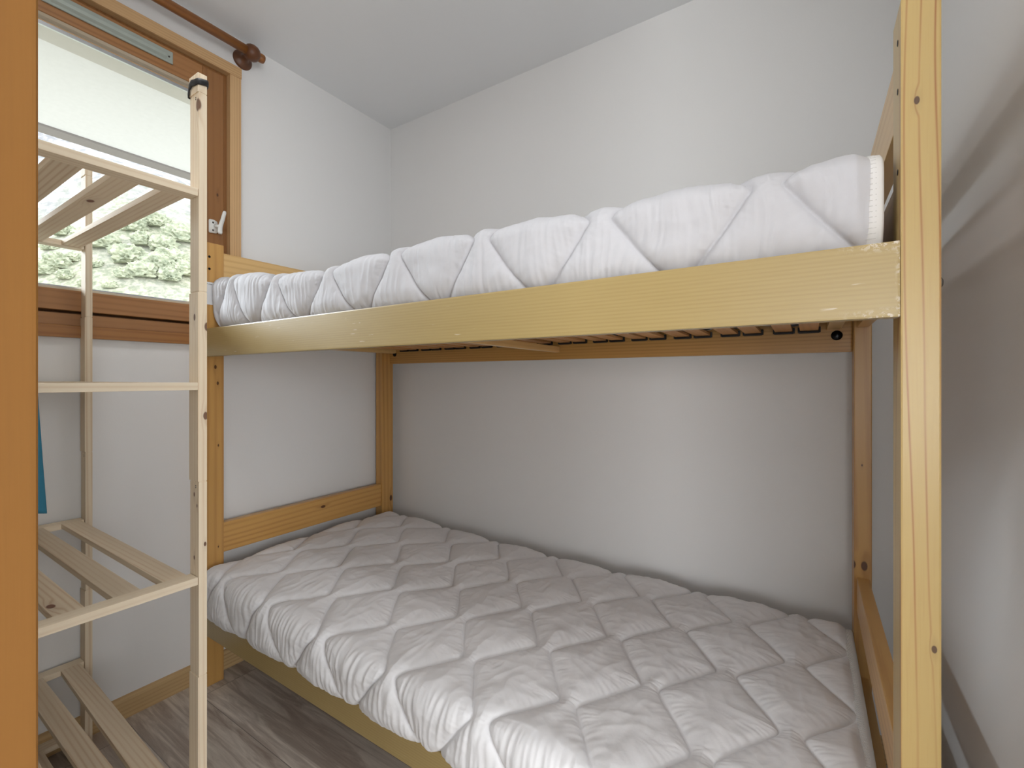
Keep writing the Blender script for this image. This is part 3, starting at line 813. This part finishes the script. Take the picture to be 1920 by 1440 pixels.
# balcony slab above: rough band by the wall, painted soffit, weathered edge
ZS = 2.45
b = B()
b.box(-2.515, XL - T, -6, 8, ZS - 0.004, ZS + 0.2, mi=0)
b.box(-3.35, -2.515, -6, 8, ZS, ZS + 0.2, mi=1)
b.box(-3.45, -3.35, -6, 8, ZS - 0.012, ZS + 0.2, 0.004, mi=2)
struct(b.done('balcony_slab', [M['concrete'], M['soffit'], M['concrete_dark']]))

def hill_z(x, y):
    d = -x
    z = np.where(d < 14, -4 + 0 * d, -4 + (d - 14) * 0.62) + 0.02 * y
    z = np.minimum(z, 34 + 2.5 * pn(x / 14, y / 14) - 0.12 * (y - 20))
    k = np.clip((y + 6) / 22, 0, 1); k = k * k * (3 - 2 * k); z = -4 + (z + 4) * (0.25 + 0.75 * k)  # unseen flank of the hill lowered to let the low sun through
    return z + 1.8 * pn(x / 12, y / 12) + 0.45 * pn2(x / 4, y / 4) + 0.07 * pn3(x / 1.4, y / 1.4)
def hill():
    xs = np.linspace(-110, -5, 260); ys = np.linspace(-50, 110, 320)
    X, Y = np.meshgrid(xs, ys, indexing='ij'); Z = hill_z(X, Y)
    verts = np.stack([X, Y, Z], -1).reshape(-1, 3); idx = np.arange(X.size).reshape(X.shape)
    f = np.stack([idx[:-1, :-1], idx[1:, :-1], idx[1:, 1:], idx[:-1, 1:]], -1).reshape(-1, 4)
    me = bpy.data.meshes.new('hillside'); me.from_pydata(verts.tolist(), [], f.tolist()); me.update()
    m, nt, p = newmat('rocky_meadow'); n = N(nt); P = n.pos()
    a = n.noise(P, 0.18, 5, 0.6, 0.5); b_ = n.noise(P, 1.1, 5, 0.65); c_ = n.noise(P, 3.2, 4, 0.7)
    rock = n.mix(n.ramp(b_, (0.4, 0.62, 0, 1)), C(126, 127, 130), C(182, 178, 178))
    grass = n.mix(n.ramp(c_, (0.38, 0.62, 0, 1)), C(128, 134, 112), C(172, 170, 152))
    zz = n.sep(P)[2]
    k = n.math('ADD', n.math('MULTIPLY', n.math('SUBTRACT', a, 0.5), 3.0), n.ramp(zz, (6, 24, -0.1, 1.1)), clamp=True)
    nt.links.new(n.mix(k, grass, rock), p.inputs['Base Color']); p.inputs['Roughness'].default_value = 0.95
    return struct(link_mesh('hillside', me, m, None, True))
hill()
bm_ = bmesh.new(); bmesh.ops.create_icosphere(bm_, subdivisions=4, radius=1.0)
me_b = bpy.data.meshes.new('bush'); bm_.to_mesh(me_b); bm_.free()
co = np.zeros(len(me_b.vertices) * 3, dtype=np.float32); me_b.vertices.foreach_get('co', co); co = co.reshape(-1, 3)
dsp = 1 + 0.28 * pn(co[:, 0] * 2.2 + co[:, 2] * 1.3, co[:, 1] * 2.2) + 0.26 * pn2(co[:, 0] * 6, co[:, 1] * 6 + co[:, 2] * 5) + 0.34 * pn3(co[:, 0] * 13 + co[:, 2] * 9, co[:, 1] * 13)
co = co * dsp[:, None]; co[:, 2] = np.maximum(co[:, 2], -0.6)
me_b.vertices.foreach_set('co', co.astype(np.float32).ravel()); me_b.update()
m, nt, p = newmat('pale_foliage'); n = N(nt)
ng = n.noise(n.pos(), 2.2, 5, 0.7)
nt.links.new(n.mix(n.ramp(ng, (0.35, 0.65, 0, 1)), C(140, 147, 126), C(184, 187, 164)), p.inputs['Base Color']); p.inputs['Roughness'].default_value = 0.95
me_b.materials.append(m)
RV = (-math.sin(YAW), math.cos(YAW)); RR = (math.cos(YAW), math.sin(YAW))
spots = [(84, 512, 0, .75), (108, 500, 0, .9), (97, 470, 0, .6), (125, 528, 0, .55), (137, 492, 0, .5), (192, 462, 0, .95), (222, 482, 0, .6), (176, 500, 0, .5),
         (246, 496, 0, 1.1), (268, 522, 0, .9), (236, 528, 0, .6), (296, 512, 0, 1.0), (322, 500, 0, .9), (318, 536, 0, .75), (345, 520, 0, .8), (272, 462, 0, .8),
         (205, 540, 0, .45), (160, 545, 0, .4), (306, 470, 0, .9), (338, 452, 0, 1.0), (118, 440, 0, .7), (250, 440, 0, .8), (296, 424, 0, .8), (150, 455, 0, .6)]
for i, (px, py, D0, rad) in enumerate(spots):
    l = (px - 960) / FPX; el = (HOR - py) / FPX
    best = None
    for D in np.arange(14, 75, 0.5):
        x = D * (RV[0] + RR[0] * l); y = D * (RV[1] + RR[1] * l)
        z = float(hill_z(np.array([x]), np.array([y]))[0])
        if z >= 1.12 + el * D: best = (x, y, z, D); break
    if best is None: continue
    o = bpy.data.objects.new('bush', me_b); COL.objects.link(o)
    sc = 0.82 * rad * best[3] / 30
    o.location = (best[0], best[1], best[2] + sc * 0.3); o.scale = (sc, sc * 1.2, sc * 0.9); o.rotation_euler = (0, 0, i * 1.3)
    tag(o, 'pale green bush on the rocky hillside outside the window', 'bush', 'bushes on the hillside')
# corner of a neighbouring chalet roof
b = B()
b.prism([(-15.0, 3.2), (-12.2, 1.0), (-12.2, 0.8), (-15.0, 3.0)], 1, 8.35, 13.0)
b.prism([(-15.0, 3.2), (-17.8, 1.0), (-17.8, 0.8), (-15.0, 3.0)], 1, 8.35, 13.0)
ch = empty('chalet', (-15, 10, -3.6)); tag(ch, 'grey roof corner of a chalet low behind the window glass', 'house')
b.done('roof', plain('grey_shingles', C(150, 146, 146), 0.9), ch)
B().prism([(-17.2, -3.6), (-17.2, 1.25), (-15.0, 2.98), (-12.8, 1.25), (-12.8, -3.6)], 1, 8.8, 12.6).done('wall', plain('chalet_boards', C(150, 120, 92), 0.9), ch)
